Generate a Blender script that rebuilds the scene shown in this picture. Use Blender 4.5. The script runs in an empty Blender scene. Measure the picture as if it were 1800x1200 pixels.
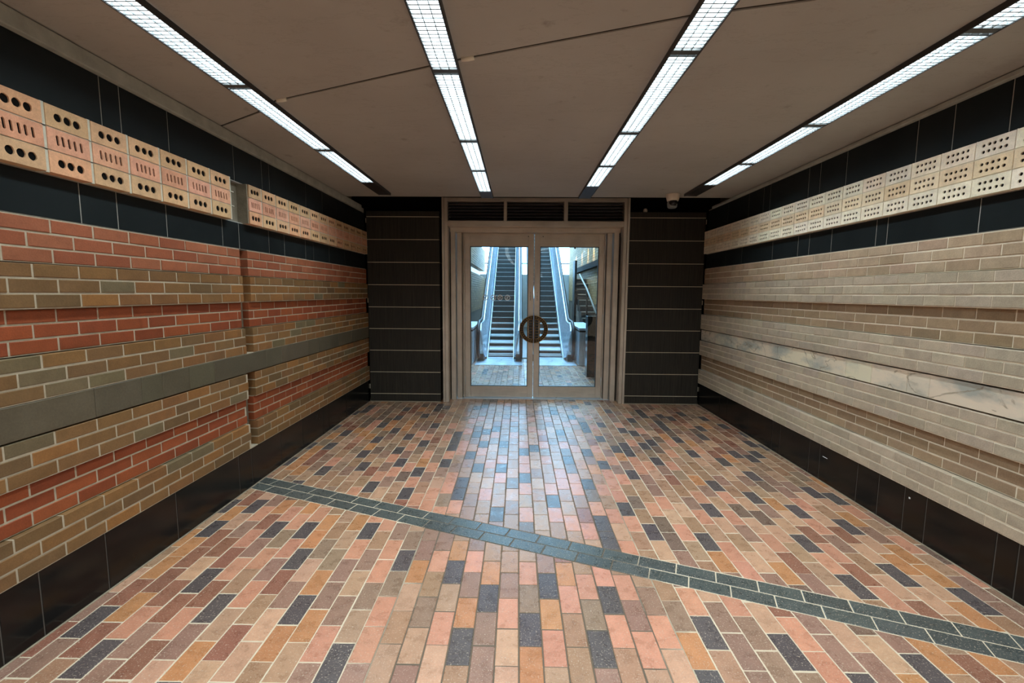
import bpy, bmesh, math, random
from math import sin, cos, pi, radians
random.seed(7)
scene = bpy.context.scene
COL = scene.collection
def lin(c):
    return tuple((v/255/12.92 if v/255 <= .04045 else ((v/255+.055)/1.055)**2.4) for v in c)

# ------------------------------------------------------------------ camera
F, PITCH, YAW, ROLL, EYE = 800.0, .10558, -.014, .00697, 1.5
def cam_axes():
    cp, sp, cy, sy = cos(PITCH), sin(PITCH), cos(YAW), sin(YAW)
    f = (sy*cp, cy*cp, -sp); r = (cy, -sy, 0)
    u = (r[1]*f[2]-r[2]*f[1], r[2]*f[0]-r[0]*f[2], r[0]*f[1]-r[1]*f[0])
    cr, sr = cos(ROLL), sin(ROLL)
    r2 = tuple(cr*a+sr*b for a, b in zip(r, u)); u2 = tuple(-sr*a+cr*b for a, b in zip(r, u))
    return r2, u2, f
def setup_camera():
    from mathutils import Matrix
    r, u, f = cam_axes()
    cd = bpy.data.cameras.new('camera'); co = bpy.data.objects.new('camera', cd); COL.objects.link(co)
    cd.sensor_fit = 'HORIZONTAL'; cd.sensor_width = 36; cd.lens = F/1800*36; cd.clip_start = .05; cd.clip_end = 200
    co.matrix_world = Matrix(((r[0], u[0], -f[0], 0), (r[1], u[1], -f[1], 0), (r[2], u[2], -f[2], EYE), (0, 0, 0, 1)))
    scene.camera = co
setup_camera()
def floor_point(px, py):                       # used only to read which paver colour lies where in the photograph
    r, u, f = cam_axes(); a = (px-900)/F; b = -(py-600)/F
    d = [a*r[i]+b*u[i]+f[i] for i in range(3)]; t = -EYE/d[2]
    return d[0]*t, d[1]*t

# ------------------------------------------------------------------ mesh helper
class MB:
    def __init__(s): s.v, s.f, s.c, s.smooth = [], [], [], []
    def add(s, verts, faces, col=(1, 1, 1), smooth=False):
        o = len(s.v); s.v += [tuple(p) for p in verts]; s.c += [tuple(col)]*len(verts)
        s.f += [tuple(i+o for i in q) for q in faces]; s.smooth += [smooth]*len(faces)
    def box(s, x0, x1, y0, y1, z0, z1, col=(1, 1, 1)):
        s.add([(x0,y0,z0),(x1,y0,z0),(x1,y1,z0),(x0,y1,z0),(x0,y0,z1),(x1,y0,z1),(x1,y1,z1),(x0,y1,z1)],
              [(0,3,2,1),(4,5,6,7),(0,1,5,4),(1,2,6,5),(2,3,7,6),(3,0,4,7)], col)
    def prism(s, poly, ax, a0, a1, col=(1, 1, 1)):     # poly in the two other axes, extruded along ax (0,1,2)
        n = len(poly)
        def P(p, a):
            return (a, p[0], p[1]) if ax == 0 else ((p[0], a, p[1]) if ax == 1 else (p[0], p[1], a))
        v = [P(p, a0) for p in poly]+[P(p, a1) for p in poly]
        s.add(v, [tuple(range(n))[::-1], tuple(range(n, 2*n))]+[(i, (i+1) % n, (i+1) % n+n, i+n) for i in range(n)], col)
    def tube(s, pts, r, n=10, col=(1, 1, 1), ry=None):
        from mathutils import Vector
        pts = [Vector(p) for p in pts]; v = []; f = []
        ref = Vector((1, 0, 0))
        for i, p in enumerate(pts):
            t = (pts[min(i+1, len(pts)-1)]-pts[max(i-1, 0)]).normalized()
            a = ref-t*ref.dot(t)
            if a.length < .05: a = Vector((0, 0, 1))-t*t.z
            a.normalize(); b = t.cross(a)
            for k in range(n):
                w = 2*pi*k/n; v.append(p+a*(r*cos(w))+b*((ry or r)*sin(w)))
        for i in range(len(pts)-1):
            for k in range(n): f.append((i*n+k, i*n+(k+1) % n, (i+1)*n+(k+1) % n, (i+1)*n+k))
        f.append(tuple(range(n))[::-1]); f.append(tuple(range((len(pts)-1)*n, len(pts)*n)))
        s.add(v, f, col, True)
    def lathe(s, prof, cx, cy, n=24, col=(1, 1, 1)):   # prof [(r,z)]
        v = []; f = []
        for r, z in prof:
            for k in range(n): v.append((cx+r*cos(2*pi*k/n), cy+r*sin(2*pi*k/n), z))
        m = len(prof)
        for i in range(m-1):
            for k in range(n): f.append((i*n+k, i*n+(k+1) % n, (i+1)*n+(k+1) % n, (i+1)*n+k))
        f.append(tuple(range(n))[::-1]); f.append(tuple(range((m-1)*n, m*n)))
        s.add(v, f, col, True)
    def build(s, name, mat, parent=None, bevel=0, fixn=True):
        me = bpy.data.meshes.new(name); me.from_pydata(s.v, [], s.f)
        ca = me.color_attributes.new('Col', 'FLOAT_COLOR', 'POINT')
        ca.data.foreach_set('color', [x for c in s.c for x in (c[0], c[1], c[2], 1)])
        me.polygons.foreach_set('use_smooth', s.smooth)
        if fixn:
            bm = bmesh.new(); bm.from_mesh(me); bmesh.ops.recalc_face_normals(bm, faces=bm.faces); bm.to_mesh(me); bm.free()
        me.materials.append(mat); me.update()
        o = bpy.data.objects.new(name, me); COL.objects.link(o)
        if parent: o.parent = parent
        if bevel:
            b = o.modifiers.new('bevel', 'BEVEL'); b.width = bevel; b.segments = 2; b.limit_method = 'ANGLE'; b.angle_limit = radians(40)
        return o
def part(mb, name, mat, parent, bevel=0, loc=None):
    # vertices are written in world space; parents sit at their base, so shift
    p = parent; off = [0, 0, 0]
    while p: off = [off[i]+p.location[i] for i in range(3)]; p = p.parent
    mb.v = [(a-off[0], b-off[1], c-off[2]) for a, b, c in mb.v]
    return mb.build(name, mat, parent, bevel)
def tag(o, label=None, cat=None, group=None, kind=None):
    for k, v in (('label', label), ('category', cat), ('group', group), ('kind', kind)):
        if v: o[k] = v
    return o
def empty(name, loc=(0, 0, 0)):
    o = bpy.data.objects.new(name, None); o.empty_display_size = .1; o.location = loc; COL.objects.link(o); return o

# ------------------------------------------------------------------ materials
class NT:
    def __init__(s, name):
        s.m = bpy.data.materials.new(name); s.m.use_nodes = True; s.t = s.m.node_tree; s.t.nodes.clear()
        s.out = s.n('ShaderNodeOutputMaterial')
    def n(s, typ, **kw):
        o = s.t.nodes.new(typ)
        for k, v in kw.items():
            if hasattr(o, k) and k not in ('inputs',): setattr(o, k, v)
            else: o.inputs[k.replace('_', ' ')].default_value = v
        return o
    def l(s, a, b): s.t.links.new(a, b)
    def bsdf(s, **kw):
        b = s.n('ShaderNodeBsdfPrincipled')
        for k, v in kw.items(): b.inputs[k].default_value = v
        s.l(b.outputs[0], s.out.inputs[0]); return b
    def coords(s, scale=(1, 1, 1)):
        t = s.n('ShaderNodeTexCoord'); m = s.n('ShaderNodeMapping'); m.inputs['Scale'].default_value = scale
        s.l(t.outputs['Object'], m.inputs[0]); return m.outputs[0]
    def noise(s, vec, scale, detail=4, rough=.6):
        n = s.n('ShaderNodeTexNoise'); n.inputs['Scale'].default_value = scale; n.inputs['Detail'].default_value = detail
        n.inputs['Roughness'].default_value = rough; s.l(vec, n.inputs['Vector']); return n.outputs['Fac']
    def ramp(s, fac, stops):
        r = s.n('ShaderNodeValToRGB'); e = r.color_ramp.elements
        while len(e) < len(stops): e.new(.5)
        for i, (p, c) in enumerate(stops): e[i].position = p; e[i].color = (c, c, c, 1) if not isinstance(c, tuple) else (*c, 1)
        s.l(fac, r.inputs[0]); return r.outputs[0]
    def mix(s, a, b, fac, mode='MIX'):
        m = s.n('ShaderNodeMix', data_type='RGBA', blend_type=mode)
        for sock, v in ((m.inputs[0], fac), (m.inputs[6], a), (m.inputs[7], b)):
            if hasattr(v, 'is_linked'): s.l(v, sock)
            elif isinstance(v, (int, float)): sock.default_value = v if sock.type == 'VALUE' else (v, v, v, 1)
            else: sock.default_value = (*v, 1)
        return m.outputs[2]
    def bump(s, h, strength, dist, b):
        n = s.n('ShaderNodeBump'); n.inputs['Strength'].default_value = strength; n.inputs['Distance'].default_value = dist
        s.l(h, n.inputs['Height']); s.l(n.outputs[0], b.inputs['Normal'])
def plain(name, rgb, rough=.5, metal=0, spec=.5, var=.12, scale=6, bump=0, stretch=(1, 1, 1)):
    t = NT(name); b = t.bsdf(Roughness=rough, Metallic=metal); b.inputs['Specular IOR Level'].default_value = spec
    v = t.coords(stretch); n = t.noise(v, scale)
    t.l(t.mix(lin(rgb), t.ramp(n, [(.25, 1-var), (.75, 1+var*.6)]), 1.0, 'MULTIPLY'), b.inputs['Base Color'])
    if bump: t.bump(t.noise(v, scale*8), .5, bump, b)
    return t.m
def vcol(name, rough, spec, mottle=.18, scale=18, speck=0, bump=.0015, rvar=.1, stain=None):
    t = NT(name); b = t.bsdf(Roughness=rough); b.inputs['Specular IOR Level'].default_value = spec
    a = t.n('ShaderNodeAttribute'); a.attribute_name = 'Col'; v = t.coords()
    n1 = t.noise(v, scale, 5); n2 = t.noise(v, scale*9, 3)
    c = t.mix(a.outputs['Color'], t.ramp(n1, [(.3, 1-mottle), (.7, 1+mottle)]), 1.0, 'MULTIPLY')
    c = t.mix(c, t.ramp(n2, [(.3, .9), (.7, 1.08)]), 1.0, 'MULTIPLY')
    if speck:
        n3 = t.noise(v, 150, 2, .5); c = t.mix(c, lin((196, 178, 158)), t.ramp(n3, [(.60, 0), (.70, speck)]))
    if stain:
        n4 = t.noise(v, 1.3, 3); c = t.mix(c, stain, t.ramp(n4, [(.55, 0), (.8, .35)]))
    t.l(c, b.inputs['Base Color'])
    t.l(t.ramp(n1, [(.3, rough-rvar), (.7, rough+rvar)]), b.inputs['Roughness'])
    t.bump(n2, .6, bump, b)
    return t.m
M = {}
M['paver'] = vcol('worn_clay_paver', .30, .42, .14, 14, .75, .0012, .07)
M['wall_brick'] = vcol('wall_brick', .62, .35, .13, 16, 0, .0014)
M['hollow'] = vcol('fired_hollow_brick', .8, .25, .14, 20, 0, .002)
M['mortar'] = plain('pale_mortar', (186, 174, 152), .9, var=.15, scale=30, bump=.002)
M['mortar_r'] = plain('buff_mortar', (230, 218, 196), .9, var=.12, scale=30, bump=.002)
M['grey_mortar'] = plain('grey_mortar', (206, 204, 188), .9, var=.15, scale=30, bump=.002)
M['cement'] = plain('rough_cement', (128, 120, 104), .95, var=.3, scale=14, bump=.006)
M['strip'] = plain('cement_strip', (172, 174, 166), .9, var=.25, scale=9, bump=.003)
def tile_mat(name, r0, r1, spec, c0, c1):
    t = NT(name); b = t.bsdf(Roughness=.3); b.inputs['Specular IOR Level'].default_value = spec
    v = t.coords(); n = t.noise(v, 1.6, 6); t.l(t.mix(lin(c0), lin(c1), t.ramp(n, [(.35, 0), (.75, 1)])), b.inputs['Base Color'])
    t.l(t.ramp(t.noise(v, 3.1, 4), [(.3, r0), (.8, r1)]), b.inputs['Roughness']); t.bump(t.noise(v, 5, 2), .1, .003, b); return t.m
M['tile'] = tile_mat('polished_black_stone', .14, .3, .35, (12, 12, 12), (24, 22, 20))
M['honed'] = tile_mat('honed_black_stone', .42, .55, .16, (22, 27, 29), (32, 38, 40))
M['base_grout'] = plain('base_grout', (92, 86, 80), .9)
M['tile_grout'] = plain('tile_grout', (158, 156, 150), .9)
def grout_mat():                               # dark trodden joints along the walked middle, pale ones near the walls
    t = NT('floor_grout'); b = t.bsdf(Roughness=.85); tc = t.n('ShaderNodeTexCoord'); sp = t.n('ShaderNodeSeparateXYZ'); t.l(tc.outputs['Object'], sp.inputs[0])
    m = t.n('ShaderNodeMath', operation='ADD'); t.l(sp.outputs[0], m.inputs[0]); m.inputs[1].default_value = -.05
    ab = t.n('ShaderNodeMath', operation='ABSOLUTE'); t.l(m.outputs[0], ab.inputs[0])
    nz = t.noise(tc.outputs['Object'], 2.6, 5); ad = t.n('ShaderNodeMath', operation='MULTIPLY_ADD'); t.l(nz, ad.inputs[0]); ad.inputs[1].default_value = .5; t.l(ab.outputs[0], ad.inputs[2])
    t.l(t.mix(lin((96, 84, 70)), lin((200, 184, 160)), t.ramp(ad.outputs[0], [(.80, 0), (1.25, 1)])), b.inputs['Base Color']); return t.m
M['grout'] = grout_mat()
def ceiling_mat():
    t = NT('painted_concrete'); b = t.bsdf(Roughness=.8); v = t.coords()
    n = t.noise(v, 1.1, 6); n2 = t.noise(v, 7, 5)
    c = t.mix(lin((176, 173, 167)), lin((165, 161, 155)), t.ramp(n, [(.35, 0), (.7, 1)]))
    c = t.mix(c, lin((104, 90, 76)), t.ramp(n2, [(.66, 0), (.8, .5)]))
    w = t.noise(t.coords((.55, 1.7, 1)), 2.2, 7, .7)
    c = t.mix(c, lin((112, 98, 82)), t.ramp(w, [(.49, 0), (.5, .16), (.51, 0)]))
    t.l(c, b.inputs['Base Color']); t.bump(t.noise(v, 26, 4), .3, .003, b); return t.m
M['ceiling'] = ceiling_mat()
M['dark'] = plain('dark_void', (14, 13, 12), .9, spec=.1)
M['joint'] = plain('ceiling_joint_filler', (40, 32, 25), .95, var=.3, scale=12)
M['sealant'] = plain('white_sealant', (232, 226, 210), .7)
def ribbed():
    t = NT('ribbed_dark_stone'); b = t.bsdf(Roughness=.6); b.inputs['Specular IOR Level'].default_value = .3
    v = t.coords((60, 60, 1.2)); n = t.noise(v, 1.6, 5, .7); n2 = t.noise(t.coords(), 2.5, 4)
    c = t.mix(lin((28, 26, 22)), lin((66, 60, 51)), t.ramp(n, [(.3, 0), (.75, 1)]))
    c = t.mix(c, lin((38, 37, 35)), t.ramp(n2, [(.4, 0), (.7, .5)]))
    t.l(c, b.inputs['Base Color']); t.bump(n, .8, .006, b); return t.m
M['ribbed'] = ribbed()
M['tan_joint'] = plain('tan_joint', (196, 183, 160), .9)
def brushed(name, rgb, rough, horiz=False, metal=.9):
    t = NT(name); b = t.bsdf(Roughness=rough, Metallic=metal)
    v = t.coords((2, 2, 90) if horiz else (90, 90, 1.2)); n = t.noise(v, 2, 3); n2 = t.noise(t.coords(), 3, 4)
    c = t.mix(lin(rgb), t.ramp(n, [(.25, .85), (.75, 1.1)]), 1.0, 'MULTIPLY')
    c = t.mix(c, t.ramp(n2, [(.3, .8), (.7, 1.1)]), 1.0, 'MULTIPLY')
    t.l(c, b.inputs['Base Color']); t.l(t.ramp(n, [(.3, rough-.07), (.7, rough+.1)]), b.inputs['Roughness']); return t.m
M['bronze'] = brushed('brushed_bronze_metal', (206, 194, 180), .40, metal=.55)
M['bronze_h'] = brushed('brushed_bronze_rail', (206, 194, 180), .40, True, metal=.55)
M['handle'] = brushed('aged_brass', (170, 132, 78), .35)
M['handle_dark'] = plain('handle_inlay', (34, 28, 19), .45, metal=.4)
M['steel'] = brushed('stainless_steel', (205, 216, 226), .28, metal=.45)
M['steel_h'] = brushed('stainless_plate', (205, 216, 226), .33, True, metal=.35)
M['rubber'] = plain('black_rubber', (18, 18, 20), .45)
M['step'] = plain('escalator_step_metal', (72, 70, 66), .6, metal=.1, var=.2, scale=20)
M['step_nose'] = plain('step_edge', (200, 200, 196), .4, metal=.5)
M['housing'] = plain('lamp_housing', (46, 44, 46), .5)
M['blade'] = plain('grey_louvre', (74, 78, 80), .45, var=.03)
M['camera_shell'] = plain('cream_plastic', (214, 200, 186), .5, var=.04)
M['lens'] = plain('black_glass', (8, 8, 10), .08)
M['grey_plastic'] = plain('grey_plastic', (120, 124, 124), .5)
M['red'] = plain('red_plastic', (190, 40, 36), .4)
M['white'] = plain('white_film', (250, 252, 252), .6, var=.03)
M['letter'] = plain('black_lettering', (24, 22, 22), .6)
M['far_stone'] = plain('hall_dark_stone', (52, 50, 48), .35)
M['far_brick'] = vcol('hall_brick', .7, .3, .12, 16)
M['stairs'] = plain('stair_stone', (150, 142, 128), .6)
M['hall_grey'] = plain('hall_grey_panel', (190, 194, 192), .35, var=.15, scale=3)
def emit(name, rgb, s):
    t = NT(name); e = t.n('ShaderNodeEmission'); e.inputs[0].default_value = (*rgb, 1); e.inputs[1].default_value = s
    t.l(e.outputs[0], t.out.inputs[0]); return t.m
M['tube'] = emit('fluorescent_light', (.84, .97, 1.0), 46.0)
M['daylight'] = emit('daylit_glazing', (.34, .68, 1.0), 14.0)
M['strip_light'] = emit('daylit_strip', (.45, .75, 1.0), 2.2)
def glass():
    t = NT('door_glass'); tr = t.n('ShaderNodeBsdfTransparent'); tr.inputs[0].default_value = (.93, .96, .97, 1)
    gl = t.n('ShaderNodeBsdfGlossy'); gl.inputs['Roughness'].default_value = .005; gl.inputs[0].default_value = (1, 1, 1, 1)
    fr = t.n('ShaderNodeFresnel'); fr.inputs[0].default_value = 1.78
    mx = t.n('ShaderNodeMixShader'); t.l(fr.outputs[0], mx.inputs[0]); t.l(tr.outputs[0], mx.inputs[1]); t.l(gl.outputs[0], mx.inputs[2])
    v = t.coords((1, 1, 1)); nz = t.noise(v, 1.5, 1, .3); bp = t.n('ShaderNodeBump'); bp.inputs['Strength'].default_value = 1; bp.inputs['Distance'].default_value = .02
    t.l(nz, bp.inputs['Height']); t.l(bp.outputs[0], gl.inputs['Normal'])
    t.l(mx.outputs[0], t.out.inputs[0]); return t.m
M['glass'] = glass()
def marble():
    t = NT('veined_marble'); b = t.bsdf(Roughness=.4); a = t.n('ShaderNodeAttribute'); a.attribute_name = 'Col'
    v = t.coords((1, .8, 1.9)); nz = t.n('ShaderNodeTexNoise'); nz.inputs['Scale'].default_value = 2.3; nz.inputs['Detail'].default_value = 7; nz.inputs['Distortion'].default_value = .8; t.l(v, nz.inputs['Vector'])
    n2 = t.noise(v, 2.4, 6)
    c = t.mix(a.outputs['Color'], lin((158, 164, 158)), t.ramp(n2, [(.47, 0), (.62, .85)]))
    c = t.mix(c, lin((226, 216, 196)), t.ramp(t.noise(v, 8, 6), [(.55, 0), (.72, .6)]))
    c = t.mix(c, lin((132, 116, 90)), t.ramp(nz.outputs['Fac'], [(.485, 0), (.497, .75), (.51, 0)]))
    c = t.mix(c, lin((140, 128, 106)), t.ramp(t.noise(v, 5, 6), [(.6, 0), (.7, .4)]))
    t.l(c, b.inputs['Base Color']); return t.m
M['marble'] = marble()

YB, YF = -7.0, 6.15                              # rear end and front (door) end of the passage
XL, XR = -2.05, 2.47
H = 2.625
def jit(c, a=.07, h=.03):
    k = 1+random.uniform(-a, a); return tuple(max(0, v*k*(1+random.uniform(-h, h))) for v in c)

# ------------------------------------------------------------------ floor
PAL = {'D': (82, 73, 73), 'K': (114, 91, 78), 'S': (188, 130, 105), 'L': (184, 142, 115), 'O': (178, 122, 82), 'R': (138, 92, 74), 'P': (142, 108, 92), 'G': (140, 112, 92), 'B': (156, 118, 92), 'T': (166, 130, 104)}
CROPS = [
(700,1000,6,dict(D=[(575,90),(945,310),(640,850),(1390,660),(1580,180)],S=[(450,680),(1155,480),(1365,90),(1645,840),(780,20),(1770,310)],L=[(360,1030)],O=[(970,80),(1740,120),(700,500),(1605,470),(210,80),(1390,1020)],P=[(905,640),(760,200),(880,1000)],G=[(1370,320),(250,460)])),
(950,1000,6,dict(D=[(740,340),(640,850),(1700,620),(1730,1110)],S=[(300,320),(490,190),(670,100),(840,680),(140,840),(1150,850),(1320,660),(1580,310)],O=[(260,110),(1620,840)],G=[(560,490),(1460,480)],P=[(1000,490),(1180,330)],L=[(1720,270)])),
(1200,1000,6,dict(D=[(270,620),(1130,840),(290,1130),(1680,130)],S=[(110,330),(560,380),(1250,690),(1530,1010),(700,60)],L=[(850,500),(1650,640),(280,270),(1650,210)],P=[(400,480),(640,850),(700,630),(1600,830),(810,1130),(1320,90),(930,80),(1380,570)],R=[(1050,460)],O=[(150,840),(1080,60),(1200,160),(1450,230),(470,30)],G=[(1000,1000),(1300,1120)])),
(450,1000,6,dict(D=[(460,420),(860,970)],S=[(1290,80),(1330,430),(690,780),(1190,780),(60,190)],O=[(720,150),(600,590),(230,770),(1720,80)],T=[(1070,540),(1060,150),(380,1000)],P=[(320,250),(740,270),(900,430),(560,1090)],L=[(520,60),(180,570)])),
(150,1000,6,dict(D=[(170,500),(250,860),(1280,100),(1400,390),(900,1190)],S=[(560,560),(1050,500),(1700,270)],L=[(770,1050),(1300,1060),(1760,680),(430,110),(1130,50)],R=[(550,220),(250,640),(840,110),(970,240),(980,360),(420,1000),(1350,220),(1540,750),(430,1150)],P=[(1100,720),(200,340)],O=[(580,380),(740,30),(1080,960)])),
(300,840,6,dict(D=[(930,300),(490,520),(1150,530),(1450,550),(400,1050),(1370,850)],S=[(1000,370),(870,600),(1300,360),(1380,450),(1580,410),(1050,820),(1290,740),(750,930),(930,1140)],L=[(320,950),(1470,960),(730,450)],O=[(690,350),(240,700),(1240,290),(1700,460),(290,570)],R=[(540,620),(690,790),(860,230),(1070,430),(600,720),(280,830),(560,1100)],P=[(970,710),(1080,970)],G=[(1230,620),(1630,750),(1700,890)])),
(550,860,6,dict(D=[(600,430),(970,740),(1490,910),(980,50),(1550,40),(1790,1090)],S=[(480,630),(850,620),(740,850),(1330,750),(1700,790),(790,370),(670,320),(1270,40),(1110,80),(1520,160),(1220,150),(1350,200),(1070,160)],O=[(180,340),(1120,860),(490,340),(1540,630)],P=[(600,730),(1690,1030),(1380,580)])),
(800,800,6,dict(D=[(60,390),(450,590),(740,240),(1035,490),(1400,300),(1555,100),(1520,700),(1620,860),(250,120),(490,115),(1190,50),(1760,560)],S=[(40,520),(370,75),(330,390),(480,215),(740,50),(740,130),(740,350),(760,630),(1015,355),(1065,630),(1250,245),(1290,355),(1110,190),(960,50),(1560,360),(1500,560),(1420,790),(1720,420),(1730,250),(1650,60),(1770,660)])),
(1050,860,6,dict(D=[(280,200),(570,440),(1160,210),(1120,540),(1600,65),(100,1120)],S=[(360,360),(210,70),(310,590),(570,200),(680,130),(890,450),(1100,280),(1040,70),(1270,710),(1300,60),(950,1090),(90,950),(1550,820),(260,900),(1380,280),(1740,500)],L=[(860,200),(1290,360),(780,270),(1540,130),(1600,350),(1640,720),(740,730),(1680,600),(680,620)],P=[(910,700),(1550,450)],K=[(390,130),(680,350),(790,530),(1450,200),(1690,280)])),
(1300,850,6,dict(D=[(110,120),(550,270),(700,70),(640,590),(1080,430),(1140,1030),(1560,900)],S=[(280,590),(740,430),(610,200),(100,890),(1390,1130),(1150,290),(1700,630),(860,790),(940,700)],L=[(660,130),(880,190),(1310,520),(1240,690),(560,330),(800,340),(350,470),(420,400)],P=[(250,260),(180,330),(700,980),(1000,610)],R=[(460,790),(1240,920),(700,510)],O=[(1130,340),(310,200),(420,900),(600,1060),(870,1110),(1630,700),(1620,820)])),
(1450,980,5.143,dict(D=[(210,210),(580,110),(1260,340),(880,980),(330,1080)],S=[(500,310),(100,980)],L=[(560,200),(870,310),(180,690),(560,850),(1000,270)],P=[(120,840),(400,980)],R=[(850,440),(300,150),(1400,1000)],O=[(940,120),(1240,450),(800,1080),(1540,960),(1000,880)])),
(500,700,7.5,dict(D=[(950,190),(710,380),(820,460),(620,630),(380,620),(1060,730),(1230,540),(1300,345),(1500,250),(1610,130),(1470,420),(1645,500),(1510,680),(540,950),(1050,890),(100,830),(1540,840),(1170,1140),(1750,960),(1660,1180)],K=[(1340,200),(1280,250),(1080,340)],R=[(880,630),(490,730),(370,835),(910,385)],P=[(580,780),(840,950),(1320,730)],O=[(420,660),(290,780),(140,900),(650,490),(230,950),(1150,495),(1430,330),(1400,380),(1150,630)],S=[(1440,780),(1690,640),(1130,370),(1000,530),(640,830),(1450,950),(1640,910),(1700,1090),(1270,1010)])),
(700,700,7.5,dict(D=[(110,130),(520,130),(355,220),(490,345),(150,500),(340,590),(30,680),(60,830),(270,960),(640,840),(800,460),(720,630),(960,730),(1060,900),(1360,895),(1670,1050),(1040,115),(1130,590),(1040,460),(1300,390),(850,1180),(1245,50),(1770,650)],R=[(570,220)],S=[(720,350),(310,460),(180,630),(400,500),(640,500),(400,730),(680,730),(140,900),(450,900),(200,1090),(720,1020),(840,680),(930,420),(1120,690),(1220,850),(1280,460),(1370,790),(1350,1020),(1660,610),(1660,920),(1670,810),(1680,1160),(980,280),(1110,250),(1430,65)],O=[(330,840),(150,320),(140,370)])),
(900,700,7.5,dict(D=[(735,810),(980,700),(1150,525),(960,410),(1155,340),(990,1120),(1195,880),(1570,990),(1530,720),(1440,415),(1560,280),(1250,165),(1650,160),(1710,220),(985,60),(815,110),(780,230),(1790,570)],S=[(270,400),(390,440),(420,610),(450,810),(690,610),(830,660),(820,1050),(710,340),(810,300),(870,220),(1080,660),(1310,820),(1560,570),(1060,375),(1440,1050),(1590,820),(1680,940),(850,1160),(1180,1160)],L=[(640,980)],O=[(1130,750),(1110,440)])),
(1100,700,7.5,dict(D=[(405,315),(560,255),(690,195),(985,255),(940,380),(970,495),(1240,360),(650,530),(310,575),(385,825),(840,720),(1395,720),(1240,825),(1590,590),(1750,810),(1600,1000),(1110,1120)],R=[(210,210),(1280,460),(1180,660),(1110,720),(1150,540),(700,290)],K=[(410,660)],S=[(160,410),(60,570),(580,720),(580,860),(920,670),(150,940)],O=[(820,575),(1320,770),(980,340)],L=[(810,310),(960,820),(1080,580),(740,495)])),
]
BX, BW, BL = .013, .1, .206                       # paver columns: origin, width, length
def band_side(x, y): return 1 if y > 2.654-.38*x else 0
def paver_key(x, y):
    c = math.floor((x-BX)/BW); s = band_side(x, y)
    ph = (3.07 if s else 2.005) + (0 if c % 2 == 0 else (.1 if s else -.105))
    return c, math.floor((y-ph)/BL), s, ph
seen = {}
for ox, oy, sc, d in CROPS:
    for k, pts in d.items():
        for x, y in pts:
            fx, fy = floor_point(ox+x/sc, oy+y/sc); q = paver_key(fx, fy); seen.setdefault(q[:3], k)
def clip(poly, a, b, c):                          # keep a*x+b*y >= c
    out = []
    for i in range(len(poly)):
        p, q = poly[i], poly[(i+1) % len(poly)]; dp = a*p[0]+b*p[1]-c; dq = a*q[0]+b*q[1]-c
        if dp >= 0: out.append(p)
        if dp*dq < 0:
            t = dp/(dp-dq); out.append((p[0]+t*(q[0]-p[0]), p[1]+t*(q[1]-p[1])))
    return out
def area(p): return .5*sum(p[i][0]*p[(i+1) % len(p)][1]-p[(i+1) % len(p)][0]*p[i][1] for i in range(len(p)))
def inset(poly, d):
    n = len(poly); L = []
    for i in range(n):
        p, q = poly[i], poly[(i+1) % n]; ex, ey = q[0]-p[0], q[1]-p[1]; l = math.hypot(ex, ey) or 1e-9
        L.append((-ey/l, ex/l, (-ey*p[0]+ex*p[1])/l+d))
    big = poly
    for a, b, c in L:
        big = clip(big, a, b, c)
        if len(big) < 3: return []
    return big
def paver(mb, poly, col, lift=0):
    if len(poly) < 3 or abs(area(poly)) < 4e-4: return
    poly = [p for i, p in enumerate(poly) if math.dist(p, poly[i-1]) > 1e-4]
    if area(poly) < 0: poly = poly[::-1]
    top = inset(poly, .0022)
    if len(top) < 3: return
    z1 = random.uniform(-.0006, .0008)+lift
    if len(top) == len(poly):
        n = len(poly); v = [(x, y, -.005) for x, y in poly]+[(x, y, z1-.0018) for x, y in poly]+[(x, y, z1) for x, y in top]
        f = [tuple(range(2*n, 3*n))]
        for i in range(n):
            j = (i+1) % n; f += [(i, j, n+j, n+i), (n+i, n+j, 2*n+j, 2*n+i)]
    else:
        n = len(top); v = [(x, y, -.005) for x, y in top]+[(x, y, z1) for x, y in top]
        f = [tuple(range(n, 2*n))]+[(i, (i+1) % n, n+(i+1) % n, n+i) for i in range(n)]
    mb.add(v, f, col)
fl = MB(); G = .0029
HALL_X0, HALL_X1, FLOOR_END = -1.5, 2.6, 9.4
for c in range(-22, 27):
    x0 = BX+c*BW; xm = x0+BW/2
    yb = 2.654-.38*xm
    for s in (0, 1):
        ph = (3.07 if s else 2.005)+(0 if c % 2 == 0 else (.1 if s else -.105))
        r0 = math.floor((YB-ph)/BL) if not s else math.floor((yb-.3-ph)/BL)
        r1 = math.ceil((yb+.3-ph)/BL) if not s else math.ceil((10.2-ph)/BL)
        for r in range(r0, r1):
            y0 = ph+r*BL; y1 = y0+BL; ym = (y0+y1)/2
            jx = random.uniform(-.0012, .0012); jy = random.uniform(-.002, .002)
            P = [(x0+G+jx, y0+G+jy), (x0+BW-G+jx, y0+G+jy), (x0+BW-G+jx, y1-G+jy), (x0+G+jx, y1-G+jy)]
            if s: P = clip(P, .38, 1, 2.654+.106+.004)
            else: P = clip(P, -.38, -1, -(2.654-.106-.004))
            if ym < 6.5: P = clip(clip(P, 1, 0, XL), -1, 0, -XR) if len(P) > 2 else P
            else: P = clip(clip(P, 1, 0, HALL_X0), -1, 0, -HALL_X1) if len(P) > 2 else P
            k = seen.get((c, r, s))
            if not k: k = random.choices('BTPGRKLSOD', (34, 18, 16, 10, 4, 4, 8, 6, 5, 2 if ym < 4 and ym > 1 else 9))[0]
            paver(fl, P, jit(lin(PAL[k]), .08, .03))
floor = fl.build('floor', M['paver'], fixn=False); tag(floor, 'clay brick paver floor of red, brown and charcoal blocks', kind='structure')
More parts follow.
